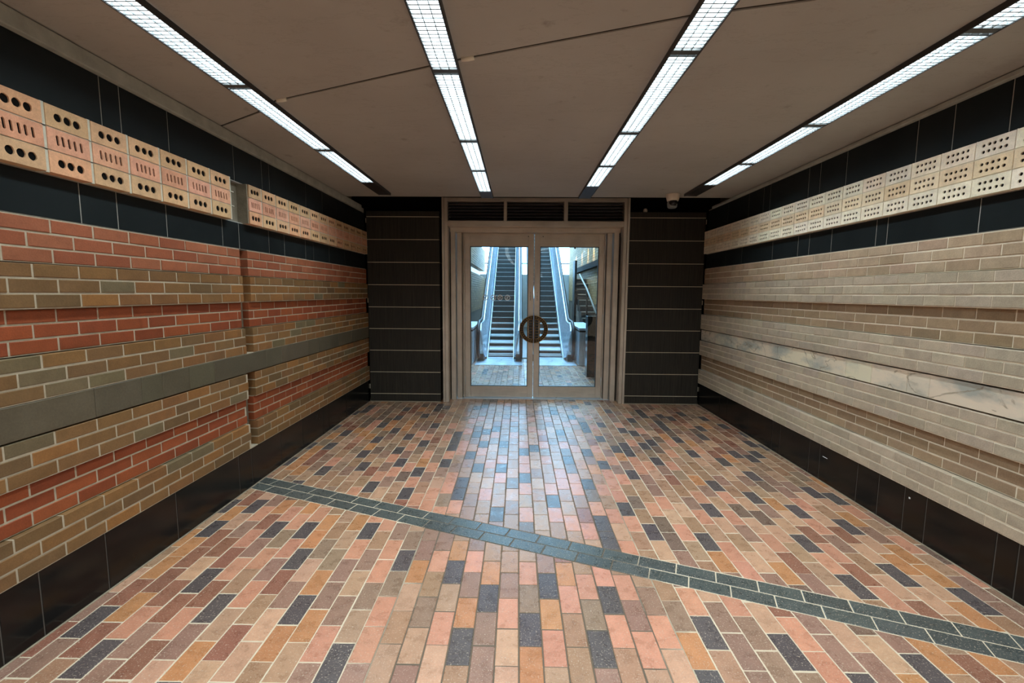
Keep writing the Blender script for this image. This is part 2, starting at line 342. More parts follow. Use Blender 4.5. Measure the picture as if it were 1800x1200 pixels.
g = MB(); g.box(-2.3, 2.75, YB, 6.5, -.12, -.0018); g.box(-1.6, 2.75, 6.5, 10.6, -.12, -.0018); g.build('grout_bed', M['grout'], floor)
bd = MB(); th = math.atan(.38); ct, st = cos(th), -sin(th)
for row, x_ph, off in ((1, 1.0485, .0497), (0, .923, -.0497)):
    for n in range(-18, 10):
        xa = x_ph+.187*n; s0 = xa/ct; s1 = (xa+.187)/ct
        def W(s, t):                                # along and across the band
            return (s*ct - t*st, 2.654+s*st + t*ct)
        # joints were read at the row's own centre line
        sh = off*st/ct*0
        P = [W(s0+G+sh, off-.0465), W(s1-G+sh, off-.0465), W(s1-G+sh, off+.0465), W(s0+G+sh, off+.0465)]
        P = clip(P, 1, 0, XL); P = clip(P, -1, 0, -XR) if len(P) > 2 else P
        paver(bd, P, jit(lin((72, 77, 75)), .12, .02), .0002)
bd.build('paver_band', M['paver'], floor, fixn=False)['label'] = 'charcoal double row of pavers crossing the floor'
ed = MB()
for x0, x1 in ((XL, XL+.010), (XR-.010, XR)): ed.box(x0, x1, YB, YF, -.01, .0025)
ed.box(-2.04, -1.06, YF-.012, YF, -.01, .0025); ed.box(1.45, 2.46, YF-.012, YF, -.01, .0025)
ed.build('edge_joint', plain('dusty_edge', (150, 136, 116), .9, var=.35, scale=9), floor)

# ------------------------------------------------------------------ side walls
def wall_box(mb, side, y0, y1, z0, z1, w0, w1, col=(1, 1, 1)):
    X = XL if side < 0 else XR; sg = -side
    a, b = X+sg*w0, X+sg*w1; mb.box(min(a, b), max(a, b), y0, y1, z0, z1, col)
def wall_brick(mb, side, y0, y1, z0, z1, w0, w1, col, b=.0025):
    X = XL if side < 0 else XR; sg = -side
    P = lambda y, z, w: (X+sg*w, y, z)
    v = [P(y0, z0, w0), P(y1, z0, w0), P(y1, z1, w0), P(y0, z1, w0), P(y0, z0, w1-b), P(y1, z0, w1-b), P(y1, z1, w1-b), P(y0, z1, w1-b),
         P(y0+b, z0+b, w1), P(y1-b, z0+b, w1), P(y1-b, z1-b, w1), P(y0+b, z1-b, w1)]
    f = [(8, 9, 10, 11)]
    for i in range(4):
        j = (i+1) % 4; f += [(i, j, 4+j, 4+i), (4+i, 4+j, 8+j, 8+i)]
    if sg < 0: f = [q[::-1] for q in f]
    mb.add(v, f, col)
LEFT = {'light': [(126, 93, 58), (120, 89, 58), (130, 95, 57), (112, 87, 58), (130, 91, 56), (140, 98, 56), (118, 90, 58), (124, 92, 58)], 'dark': [(142, 72, 41), (136, 68, 39), (148, 78, 45), (132, 66, 39)], 'top': [(154, 90, 62), (148, 84, 58), (158, 96, 68)]}
RIGHT = {'light': [(182, 167, 146), (176, 162, 142), (186, 171, 150), (178, 164, 146)], 'dark': [(156, 132, 106), (150, 126, 100), (160, 136, 110)], 'top': [(180, 156, 132), (174, 150, 124), (182, 160, 136)]}
def side_wall(side):
    nm = 'left' if side < 0 else 'right'; PALS = LEFT if side < 0 else RIGHT
    zt = 1.808 if side < 0 else 1.838                 # top of the brickwork
    zs0, zs1 = (.885, 1.033) if side < 0 else (.888, 1.042)
    zb = .303
    hb0, hb1 = (2.003, 2.295) if side < 0 else (2.03, 2.322)
    core = MB(); X = XL if side < 0 else XR
    core.box(min(X-side*-.26, X-side*-.5), max(X-side*-.26, X-side*-.5), YB, 6.65, 0, H+.35)
    wall = core.build('wall_'+nm, M['cement']); tag(wall, ('left' if side < 0 else 'right')+' passage wall of banded brickwork and black stone', kind='structure')
    gaps = [(3.36, 3.455)] if side < 0 else []
    segs = [(YB, 3.36), (3.455, YF)] if side < 0 else [(YB, YF)]
    # brick facing: groups of three courses, light ones proud of the dark ones
    br = MB(); mo = MB()
    c_lo = (zs0-zb)/9; c_up = (zt-zs1)/12
    rows = [(zb+i*c_lo, c_lo, ['light', 'dark', 'light'][i//3], i, 0) for i in range(9)]
    rows += [(zt-(i+1)*c_up, c_up, ['top', 'light', 'dark', 'light'][i//3], i, 1) for i in range(12)]
    pitch = .2025 if side < 0 else .199
    face = {'light': .020 if side > 0 else .012, 'dark': -.012, 'top': 0.0}
    for z, c, kind, i, up in rows:
        if side < 0: ph = (1.80 if i % 2 == 0 else 1.90) if up else (1.72 if i % 2 == 0 else 1.82)
        else: ph = (2.31 if i % 2 == 0 else 2.405) if up else (2.31 if i % 2 == 0 else 2.41)
        w1 = face[kind]
        for a, b in segs:
            wall_box(mo, side, a+.002, b-.002, z, z+c-(.0055 if kind == 'light' and i % 3 == (2 if not up else 0) else 0), -.075, w1-.0035)
            n0 = math.floor((a-ph)/pitch)
            for n in range(n0, math.ceil((b-ph)/pitch)+1):
                vg = .0045 if side < 0 else (.002 if kind == 'light' else .0032); y0 = max(a, ph+n*pitch+vg); y1 = min(b, ph+(n+1)*pitch-vg)
                if y1-y0 < .02: continue
                col = jit(lin(random.choice(PALS[kind])), .09, .02)
                if side < 0 and kind == 'light' and random.random() < .10: col = jit(lin((112, 98, 72)), .06)
                dz = random.uniform(-.0006, .0006)
                wall_brick(br, side, y0, y1, z+.0045+dz, z+c-.0045+dz, -.06, w1+random.uniform(-.001, .001), col)
    part(br, 'brick_facing', M['wall_brick'], wall); part(mo, 'mortar', M['mortar'] if side < 0 else M['mortar_r'], wall)
    # stone strip running through
    stp = MB()
    if side < 0:
        js = [YB, -5.9, -5.2, -4.1, -3.3, -2.2, -1.5, -.6, .2, .9, 1.35, 2.123, 2.397, 2.543, 2.756, 2.991, 3.62, 3.86, 4.35, 4.6, 5.1, 5.5, YF]
        for a, b in zip(js, js[1:]): wall_brick(stp, side, a+.0008, b-.0008, zs0+.003, zs1-.002, -.06, .012, jit(lin((90, 82, 66)), .08))
        part(stp, 'stone_strip', vcol('grey_stone', .55, .4, .16, 9), wall)['label'] = 'plain grey stone strip'
    else:
        js = [YB, -5.5, -4.2, -3.2, -2.1, -1.2, -.3, .6, 1.3, 2.0, 2.721, 2.876, 3.171, 3.423, 3.801, 4.3, 4.62, 5.26, 5.7, YF]
        for a, b in zip(js, js[1:]): wall_brick(stp, side, a+.0008, b-.0008, zs0+.004, zs1-.012, -.06, .006, jit(lin((226, 213, 190)), .06))
        part(stp, 'marble_strip', M['marble'], wall)['label'] = 'veined grey and cream marble strip'
    # black tiles
    tl = MB(); gr = MB()
    tw = -.018
    if side < 0:
        lowj = [1.02, 1.28, 1.75, 2.17, 2.37, 2.70, 3.205, 3.395, 3.80, 4.05, 4.45, 4.62, 5.0, 5.45, 5.6]
        topj = [.9, 1.3, 1.8, 2.324, 2.436, 2.76, 3.377, 3.74, 3.85, 4.497, 4.87, 5.25, 5.6]
        basej = [1.1, 1.65, 1.809, 2.124, 2.593, 3.21, 3.37, 3.8, 4.2, 4.65, 4.8, 5.3]
    else:
        lowj = [1.2, 1.9, 2.05, 2.557, 3.177, 3.274, 3.73, 4.01, 4.168, 4.58, 5.2, 5.6]
        topj = [1.3, 1.5, 2.0, 2.455, 2.764, 3.006, 3.623, 3.928, 4.078, 4.683, 4.805, 5.105, 5.6]
        basej = [.8, 1.3, 1.7, 2.155, 2.259, 2.664, 2.82, 3.028, 3.225, 3.64, 3.774, 4.207, 4.339, 4.8, 5.3, 5.5]
    def tiles(j, z0, z1, w, mbt):
        ext = []; y = j[0]
        while y > YB+.5: y -= random.choice((.14, .42, .3, .5)); ext.append(y)
        js = [YB]+sorted(ext)+j+[YF+.02]
        for a, b in zip(js, js[1:]): wall_brick(mbt, side, a+.003, b-.003, z0+.001, z1-.001, -.065, w, (1, 1, 1), .0015)
    tiles(lowj, zt+.006, hb0-.002, tw, tl); tiles(topj, hb1+.002, 2.545 if side < 0 else 2.592, tw, tl)
    part(tl, 'black_tiling', M['honed'], wall)
    wall_box(gr, side, YB, YF+.02, zt+.004, hb0+.004, -.068, tw-.0025); wall_box(gr, side, YB, YF+.02, hb1-.004, H-.02, -.068, tw-.0025); part(gr, 'tile_grout', M['tile_grout'], wall)
    # cement strip under the ceiling
    cs = MB(); zc = 2.545 if side < 0 else 2.592
    wall_box(cs, side, YB, 6.0, zc, H-.004, -.06, .012); part(cs, 'cement_strip', M['strip'], wall, .006)
    # base plinth
    bs = MB(); tiles(basej, .002, zb-.004, .0, bs)
    base = bs.build('baseboard_'+nm, M['tile'], fixn=False); tag(base, 'polished black stone base tiles along the %s wall' % nm, kind='structure')
    bg = MB(); wall_box(bg, side, YB, YF+.02, .0, zb-.006, -.069, -.003); part(bg, 'tile_grout', M['base_grout'], base)
    if side > 0:
        pc = MB(); wall_box(pc, side, 3.545, 3.60, .205, .209, -.001, .0012); wall_box(pc, side, 2.775, 2.787, .232, .242, -.001, .0012); part(pc, 'paint_chip', M['white'], base)
    if side < 0:
        lg = MB(); wall_box(lg, side, 3.362, 3.453, zb-.004, zb+.004, -.075, .004); wall_box(lg, side, 3.362, 3.453, zs1-.003, zs1+.003, -.075, .008); part(lg, 'mortar_ledge', M['mortar'], wall)
    # hollow bricks set on edge, three rows
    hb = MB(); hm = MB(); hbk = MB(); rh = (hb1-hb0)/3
    hsegs = [(YB, 3.285, 1.989, .2095), (3.462, YF, 3.4275, .2075)] if side < 0 else [(YB, YF, 2.3725, .2005)]
    w1 = .03 if side < 0 else .026
    for a, b, ph, pt in hsegs:
        for r in range(3):
            z0 = hb0+r*rh
            if r < 2: wall_box(hm, side, a, b, z0+rh-.003, z0+rh+.003, -.06, w1-.004)
            for n in range(math.floor((a-ph)/pt), math.ceil((b-ph)/pt)+1):
                y0 = ph+n*pt; jw = .008 if side < 0 else .0025
                if a < y0 < b: wall_box(hm, side, max(a, y0-jw), min(b, y0+jw), z0, z0+rh, -.06, w1-.004)
                ya = max(a, y0+jw); yb_ = min(b, y0+pt-jw)
                if yb_-ya < .05: continue
                if side < 0:
                    if r == 1: col = random.choice([(222, 166, 136), (216, 158, 128), (220, 164, 138)])
                    else: col = random.choice([(214, 176, 134), (208, 170, 130), (204, 168, 130), (216, 174, 136), (220, 168, 130)])
                else:
                    col = random.choice([(240, 222, 190), (236, 212, 176), (240, 216, 180)]) if r == 1 else random.choice([(247, 238, 216), (244, 234, 212), (246, 232, 208)])
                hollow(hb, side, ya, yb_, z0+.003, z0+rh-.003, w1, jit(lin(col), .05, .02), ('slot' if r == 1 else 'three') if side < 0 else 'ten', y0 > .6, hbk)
    if side < 0: gp = MB(); wall_box(gp, side, 3.27, 3.48, hb0, hb1, -.2, -.055); wall_box(gp, side, 3.448, 3.4615, hb0+.002, hb1-.004, -.055, .022); part(gp, 'gap_infill', M['cement'], wall)
    part(hb, 'hollow_brick_band', M['hollow'], wall)['label'] = 'band of perforated bricks showing their holes'
    part(hbk, 'hole_shade_cap', M['dark'], wall)  # shallow black caps: the darkness of deep holes put in as colour
    part(hm, 'hollow_brick_mortar', M['grey_mortar'] if side < 0 else M['mortar_r'], wall)
    return wall
def hollow(mb, side, y0, y1, z0, z1, w1, col, kind, holes=True, back=None):
    X = XL if side < 0 else XR; sg = -side; D = .006 if side < 0 else .006
    P = lambda y, z, w: (X+sg*w, y, z)
    wb = w1-.2
    # sides
    v = [P(y0, z0, wb), P(y1, z0, wb), P(y1, z1, wb), P(y0, z1, wb), P(y0, z0, w1), P(y1, z0, w1), P(y1, z1, w1), P(y0, z1, w1)]
    f = [(i, (i+1) % 4, 4+(i+1) % 4, 4+i) for i in range(4)]
    if not holes: f.append((4, 5, 6, 7)); mb.add(v, f, col); return
    mb.add(v, f, col)
    L = y1-y0; Hh = z1-z0
    if kind == 'three': cells = [(i, 0, 3, 1) for i in range(3)]; m = (.17*L, .0)
    elif kind == 'slot': cells = [(i, 0, 5, 1) for i in range(5)]; m = (.15*L, .0)
    else: cells = [(i, j, 5, 2) for i in range(5) for j in range(2)]; m = (.13*L, .13*Hh)
    ya, yb = y0+m[0], y1-m[0]; za, zb = z0+m[1], z1-m[1]
    q = []
    if m[0]: q += [(y0, ya, z0, z1), (yb, y1, z0, z1)]
    if m[1]: q += [(ya, yb, z0, za), (ya, yb, zb, z1)]
    for a, b, c, d in q: mb.add([P(a, c, w1), P(b, c, w1), P(b, d, w1), P(a, d, w1)], [(0, 1, 2, 3)], col)
    N = 16
    for i, j, ni, nj in cells:
        cy0 = ya+(yb-ya)*i/ni; cy1 = ya+(yb-ya)*(i+1)/ni; cz0 = za+(zb-za)*j/nj; cz1 = za+(zb-za)*(j+1)/nj
        cy, cz = (cy0+cy1)/2+random.uniform(-.0015, .0015), (cz0+cz1)/2+random.uniform(-.001, .001); hy, hz = (cy1-cy0)/2, (cz1-cz0)/2
        ring = []; rect = []
        for k in range(N):
            w = 2*pi*(k+.5)/N; dy, dz = cos(w), sin(w)
            if kind == 'three': r = .0178*(1+random.uniform(-.04, .04)); ring.append((cy+dy*r, cz+dz*r))
            elif kind == 'ten': r = .0085*(1+random.uniform(-.05, .05)); ring.append((cy+dy*r*1.1, cz+dz*r))
            else:
                hh = .0165; rr = .0052
                zz = dz*rr+(hh if dz > 0 else -hh); wob = .0016*math.sin(zz*260); ring.append((cy+dy*rr*(1+.25*math.cos(zz*420))+wob, cz+zz))
            t = min(hy/abs(dy) if abs(dy) > 1e-6 else 9, hz/abs(dz) if abs(dz) > 1e-6 else 9)
            yy, zz2 = dy*t, dz*t; rect.append((cy0+hy+yy, cz0+hz+zz2))
        # rectangle corners belong to the nearest ray
        for sy in (-1, 1):
            for sz in (-1, 1):
                kk = min(range(N), key=lambda k: (rect[k][0]-(cy0+hy+sy*hy))**2+(rect[k][1]-(cz0+hz+sz*hz))**2)
                rect[kk] = (cy0+hy+sy*hy, cz0+hz+sz*hz)
        v = [P(*p, w1) for p in rect]+[P(*p, w1) for p in ring]+[P(*p, w1-D) for p in ring]
        f = []
        for k in range(N):
            l = (k+1) % N; f += [(k, l, N+l, N+k), (N+k, N+l, 2*N+l, 2*N+k)]
        mb.add(v, f, col)
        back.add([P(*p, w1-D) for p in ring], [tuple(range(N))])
wl = side_wall(-1); wr = side_wall(1)

# ------------------------------------------------------------------ ceiling
ce = MB(); YE = 5.5
JP = [(-2.06, 3.235), (-1.66, 2.99), (-1.45, 2.815), (-.30, 2.338), (.70, 1.985), (1.12, 1.885), (2.48, 1.50)]
def slab(poly): ce.prism(poly, 2, H, H+.16)
g2 = .010
slab([(-2.06, YB), (2.48, YB)]+[(x, y-g2) for x, y in JP[::-1]])
slab([(x, y+g2) for x, y in JP]+[(2.48, YE), (-2.06, YE)])
ceil = ce.build('ceiling', M['ceiling']); tag(ceil, 'brown painted concrete ceiling with a slanting joint', kind='structure')
jf = MB(); jf.box(-2.06, 2.48, YB, YE, H+.012, H+.15)
jf = MB()
for (a, b), (c, d) in zip(JP, JP[1:]): jf.add([(a, b-g2, H+.006), (c, d-g2, H+.006), (c, d+g2, H+.006), (a, b+g2, H+.006)], [(0, 1, 2, 3)])
part(jf, 'joint_filler', M['joint'], ceil)
for x, y in ((-1.425, 2.80), (-.275, 2.325)):
    sl = MB(); sl.tube([(x-.01, y, H-.002), (x+.02, y-.006, H-.004), (x+.05, y-.012, H-.001)], .012, 8); part(sl, 'sealant_plug', M['sealant'], ceil)
rf = MB(); rf.box(-2.5, 2.9, YE-.3, 6.6, 3.3, 3.4); rf.box(-2.5, 2.9, YE-.02, YE+.04, H+.165, 3.3); part(rf, 'void_soffit', M['dark'], ceil)

# ------------------------------------------------------------------ front (door) wall
wb = empty('wall_back', (0, YF, 0)); tag(wb, 'dark ribbed stone end wall either side of the doors', kind='structure')
for x0, x1 in ((-2.035, -1.062), (1.452, 2.455)):
    zj = [.003, .1116, .4143, .714, 1.0105, 1.304, 1.6025, 1.9015, 2.201, 2.498, 2.575]
    pn = MB()
    for a, b in zip(zj, zj[1:]): pn.box(x0, x1, YF, YF+.2, a+.0032, b-.0032)
    part(pn, 'ribbed_panel', M['ribbed'], wb, .003)
    jn = MB(); jn.box(x0+.003, x1-.003, YF+.001, YF+.19, .003, 2.57); part(jn, 'panel_joint', M['tan_joint'], wb)
bk = MB(); bk.box(-2.8, -1.0, 6.40, 6.62, 0, 3.35); bk.box(1.44, 3.2, 6.40, 6.62, 0, 3.35); bk.box(-1.0, 1.44, 6.47, 6.62, 2.72, 3.35); part(bk, 'void_backing', M['dark'], wb)
# brackets at the outer panel edges
br_ = MB()
for z in (.18, 1.36, 2.42):
    br_.box(-2.048, -2.036, YF+.01, YF+.04, z, z+.06); br_.box(2.456, 2.467, YF+.01, YF+.04, z, z+.06)
part(br_, 'edge_clip', M['tan_joint'], wb)

# ------------------------------------------------------------------ door frame
fr = empty('trim_1', (.21, YF, 0)); tag(fr, 'bronze metal door surround with three louvred panels above', kind='structure')
a = MB()
a.box(-1.028, -.998, YF-.012, 6.5, 0, 2.749); a.box(-.996, -.952, YF, 6.5, 0, 2.749)
a.box(1.425, 1.456, YF-.012, 6.5, 0, 2.749); a.box(1.380, 1.423, YF, 6.5, 0, 2.749)
part(a, 'jamb', M['bronze'], fr, .003)
a = MB(); a.box(-.952, 1.38, YF, 6.5, 2.702, 2.749); a.box(-.952, 1.38, YF, 6.5, 2.381, 2.452)
part(a, 'transom_rail', M['bronze_h'], fr, .003)
a = MB(); a.box(-.207, -.166, YF, 6.47, 2.452, 2.702); a.box(.589, .640, YF, 6.47, 2.452, 2.702); part(a, 'mullion', M['bronze'], fr, .002)
for x0, x1 in ((-.952, -.207), (-.166, .589), (.640, 1.38)):
    lv = MB(); lv.box(x0, x1, 6.44, 6.46, 2.452, 2.702)
    for k in range(6):
        z = 2.468+k*.0415; lv.prism([(YF+.05, z), (YF+.053, z+.004), (YF+.14, z+.04), (YF+.137, z+.036)], 0, x0+.002, x1-.002)
    for k in range(6): lv.box(x0+.002, x1-.002, YF+.044, YF+.052, 2.464+k*.0415, 2.4685+k*.0415, (1, 1, 1))
    part(lv, 'louvre_panel', M['lens'] if False else plain('black_louvre', (84, 84, 88), .4, metal=.3), fr)
a = MB()
for x0, x1, y in ((-.935, -.872, 6.30), (-.862, -.795, 6.38), (-.775, -.7585, 6.42), (1.290, 1.357, 6.30), (1.212, 1.281, 6.38), (1.1855, 1.2, 6.42)):
    a.box(x0, x1, y, 6.5, 0, 2.33)
a.box(-.80, -.752, 6.487, 6.5, 0, 2.33); a.box(1.179, 1.21, 6.487, 6.5, 0, 2.33)
part(a, 'door_stop', M['bronze'], fr, .003)
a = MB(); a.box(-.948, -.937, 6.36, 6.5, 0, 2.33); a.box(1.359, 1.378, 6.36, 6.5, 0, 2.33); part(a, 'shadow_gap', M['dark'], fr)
a = MB(); a.box(-.945, 1.375, 6.30, 6.5, 2.3235, 2.381); part(a, 'door_head', M['bronze_h'], fr, .003)
a = MB(); a.box(-.95, 1.38, 6.36, 6.52, -.002, .006); part(a, 'threshold', M['steel_h'], fr)

# ------------------------------------------------------------------ door leaves
YD = 6.44; DT = .045; CX = .213
def text_mesh(txt, size):
    cu = bpy.data.curves.new('lettering', 'FONT'); cu.body = txt; cu.size = size; cu.align_x = 'CENTER'; cu.align_y = 'CENTER'; cu.extrude = .0006; cu.space_line = .78
    o = bpy.data.objects.new('lettering', cu); me = bpy.data.meshes.new_from_object(o); bpy.data.objects.remove(o); bpy.data.curves.remove(cu); return me
def leaf(idx, x0, x1, gx0, gx1, s):
    d = empty('door_%d' % idx, ((x0+x1)/2, YD, .012))
    tag(d, 'left glazed bronze door leaf with four round stickers on its glass' if s < 0 else 'right glazed bronze door leaf with clear glass', kind='structure')
    zt, gz0, gz1 = 2.322, .17, 2.148
    a = MB(); a.box(x0, gx0, YD, YD+DT, .012, zt); a.box(gx1, x1, YD, YD+DT, .012, zt); part(a, 'stile', M['bronze'], d, .002)
    a = MB(); a.box(gx0, gx1, YD, YD+DT, .012, gz0); a.box(gx0, gx1, YD, YD+DT, gz1, zt); part(a, 'rail', M['bronze_h'], d, .002)
    a = MB()
    for q in ((gx0, gx0+.008, gz0, gz1), (gx1-.008, gx1, gz0, gz1), (gx0+.008, gx1-.008, gz0, gz0+.008), (gx0+.008, gx1-.008, gz1-.008, gz1)): a.box(q[0], q[1], YD+.004, YD+DT-.004, q[2], q[3])
    part(a, 'glazing_bead', M['rubber'], d)
    a = MB(); a.add([(gx0+.006, YD+.022, gz0+.006), (gx1-.006, YD+.022, gz0+.006), (gx1-.006, YD+.022, gz1-.006), (gx0+.006, YD+.022, gz1-.006)], [(0, 1, 2, 3)])
    part(a, 'glass', M['glass'], d)
    a = MB(); xs = CX-.085 if s < 0 else CX+.12
    cyl = [(.007*cos(k*pi/6), .007*sin(k*pi/6)) for k in range(12)]
    a.prism([(xs+u, 2.285+w) for u, w in cyl], 1, YD-.004, YD+.002); part(a, 'screw', M['handle_dark'], d)
    # half-disc pull: a broad ring, an inner ladder beside the meeting edge
    zc = 1.0; Y0 = YD-.075; R1, R2 = .192, .138
    hx = CX+s*.006
    ring = MB(); n = 22
    A = [(-pi/2+pi*k/n) for k in range(n+1)]
    def pt(r, t): return (hx+s*r*cos(t), zc+r*sin(t))
    poly = [pt(R1, t) for t in A]; ip = [pt(R2, t) for t in A]
    v = []; f = []
    for k in range(n+1):
        for r_, y in ((poly[k], Y0), (ip[k], Y0), (ip[k], Y0+.022), (poly[k], Y0+.022)): v.append((r_[0], y, r_[1]))
    for k in range(n):
        b0 = 4*k; b1 = b0+4
        for q in range(4): f.append((b0+q, b0+(q+1) % 4, b1+(q+1) % 4, b1+q))
    f += [(0, 1, 2, 3), (4*n, 4*n+3, 4*n+2, 4*n+1)]
    ring.add(v, f)
    hd = part(ring, 'door_handle', M['handle_dark'], d, .002); hd['label'] = 'dark brass half-disc pull with grille pattern'
    rb = MB()
    def arc(r, w, y): 
        P_ = [(hx+s*r*cos(t), y, zc+r*sin(t)) for t in A]; rb.tube(P_, w, 6)
    arc(R1-.003, .005, Y0-.001); arc(R2+.003, .0035, Y0-.001); arc((R1+R2)/2, .0022, Y0-.001)
    for k in range(1, 16):
        t = -pi/2+pi*k/16; rb.tube([(hx+s*R2*cos(t), Y0-.001, zc+R2*sin(t)), (hx+s*R1*cos(t), Y0-.001, zc+R1*sin(t))], .0022, 6)
    rb.tube([(hx+s*.003, Y0, zc-R1), (hx+s*.003, Y0, zc+R1)], .006, 8)
    xb = hx+s*.078; rb.tube([(xb, Y0, zc-.13), (xb, Y0, zc+.13)], .0045, 8)
    for k in range(8):
        z = zc-.138+k*.0395; rb.tube([(hx+s*.004, Y0, z), (xb, Y0, z)], .0028, 6)
    part(rb, 'handle_grille', M['handle'], hd)
    ip_ = MB(); xa, xb2 = sorted((hx+s*.012, hx+s*.06)); ip_.box(xa, xb2, Y0+.010, Y0+.016, zc-.145, zc+.145); part(ip_, 'handle_plate', M['rubber'], hd)
    mt = MB()
    for z in (zc-.15, zc+.15): mt.tube([(hx+s*.04, Y0+.012, z), (hx+s*.04, YD, z)], .012, 8)
    pl = MB(); part(mt, 'handle_mount', M['handle'], hd)
    lm = text_mesh('T\nI\nR\nE\nZ', .03); lm.transform(__import__('mathutils').Matrix.Rotation(pi/2, 4, 'X')); lm.materials.append(M['letter'])
    o = bpy.data.objects.new('lettering', lm); COL.objects.link(o); o.parent = d; o.location = (CX+s*.047-d.location[0], -.0012, 1.457-.012)
    if s < 0:
        for i, x in enumerate((-.472, -.359, -.263, -.159)):
            st_ = MB(); n2 = 28; r1, r2, zc2 = .040, .030, 1.437
            v = []; f = []
            for k in range(n2):
                t = 2*pi*k/n2
                for r_ in (r1, r2): v.append((x+r_*cos(t), YD+.0205, zc2+r_*sin(t)))
            for k in range(n2): l = (k+1) % n2; f.append((2*k, 2*l, 2*l+1, 2*k+1))
            st_.add(v, f)
            def bar(x0_, z0_, x1_, z1_, w=.0035):
                dx, dz = x1_-x0_, z1_-z0_; l = math.hypot(dx, dz); nx, nz = -dz/l*w, dx/l*w
                st_.add([(x+x0_+nx, YD+.0204, zc2+z0_+nz), (x+x0_-nx, YD+.0204, zc2+z0_-nz), (x+x1_-nx, YD+.0204, zc2+z1_-nz), (x+x1_+nx, YD+.0204, zc2+z1_+nz)], [(0, 1, 2, 3)])
            bar(-.024, -.024, .024, .024) if i != 2 else bar(-.024, .024, .024, -.024)
            [lambda: (bar(-.02, .004, .014, .004, .003), bar(.016, .004, .021, .012, .002)),
             lambda: (bar(-.012, -.016, -.012, .004, .004), bar(-.012, .002, .012, .002, .005), bar(.012, -.016, .012, .01, .004)),
             lambda: (bar(-.02, -.018, .018, .02, .005), bar(-.02, .012, .012, -.016, .004)),
             lambda: (bar(-.006, -.016, .012, -.016, .004), bar(-.014, .010, .006, .016, .004))][i]()
            part(st_, 'round_sticker', M['white'], d)
    # hinge knuckles
    hg = MB(); xh = x0-.003 if s < 0 else x1+.003
    for z in (.25, 1.15, 2.1): hg.tube([(xh, YD-.006, z-.06), (xh, YD-.006, z+.06)], .007, 8)
    part(hg, 'hinge', M['steel'], d)
    return d
leaf(1, -.757, CX-.004, -.683, .131, -1)
leaf(2, CX+.004, 1.184, .295, 1.110, 1)

# ------------------------------------------------------------------ ceiling lights
ZL = 2.60
def light_run(xc, lens_end, house_end, joints, label):
    q = 1.0138; xc *= q; lens_end *= q; joints = [j*q for j in joints]
    t = empty('ceiling_light', (xc, 0, H)); tag(t, label, 'ceiling light', 'long fluorescent light strips on the ceiling')
    w = .0625; a = MB()
    a.box(xc-w-.006, xc-w, YB, house_end, ZL-.003, H-.001); a.box(xc+w, xc+w+.006, YB, house_end, ZL-.003, H-.001)
    a.box(xc-w, xc+w, lens_end, house_end, ZL, H-.001); a.box(xc-w, xc+w, YB, lens_end, H-.0008, H-.0002)
    part(a, 'housing', M['housing'], t)
    js = list(joints)
    while js[-1] > YB+1.3: js.append(js[-1]-1.06)
    js = [lens_end]+js
    for y1, y0 in zip(js, js[1:]):
        lm = MB(); lm.add([(xc-w+.004, y0+.035, ZL+.0235), (xc+w-.004, y0+.035, ZL+.0235), (xc+w-.004, y1-.035, ZL+.0235), (xc-w+.004, y1-.035, ZL+.0235)], [(0, 1, 2, 3)])
        # lamp strip faces down
        lamp = part(lm, 'fluorescent_lamp', M['tube'], t)
        lamp.data.flip_normals() if lamp.data.polygons[0].normal.z > 0 else None
        b = MB(); step = .028 if y1 > .8 else .2
        n = int((y1-y0-.02)/step)
        for k in range(n+1):
            y = y0+.01+k*(y1-y0-.02)/n
            b.add([(xc-w, y-.0028, ZL), (xc+w, y-.0028, ZL), (xc+w, y-.0007, ZL+.015), (xc-w, y-.0007, ZL+.015), (xc-w, y+.0028, ZL), (xc+w, y+.0028, ZL), (xc+w, y+.0007, ZL+.015), (xc-w, y+.0007, ZL+.015)],
                  [(0, 1, 2, 3), (7, 6, 5, 4), (0, 4, 5, 1)])
        for x in (-w+.001, -w/3, w/3, w-.001): b.box(xc+x-.0014, xc+x+.0014, y0+.006, y1-.006, ZL, ZL+(.015 if abs(x) > .05 else .009))
        for y in (y0+.006, y1-.012): b.box(xc-w, xc+w, y-.006, y+.012, ZL-.001, ZL+.016)
        part(b, 'louvre', M['blade'], t)
    return t
light_run(-1.511, 4.66, 5.3, [3.62, 2.53, 1.45], 'fluorescent light strip nearest the left brick wall')
light_run(-.370, 5.05, 5.45, [4.20, 3.40, 2.364, 1.3], 'fluorescent light strip over the left side of the doorway')
light_run(.742, 4.80, 5.45, [4.04, 3.23, 2.19, 1.13], 'fluorescent light strip over the right side of the doorway')
light_run(1.895, 4.72, 5.3, [3.96, 3.08, 2.02, .96], 'fluorescent light strip nearest the right buff brick wall')

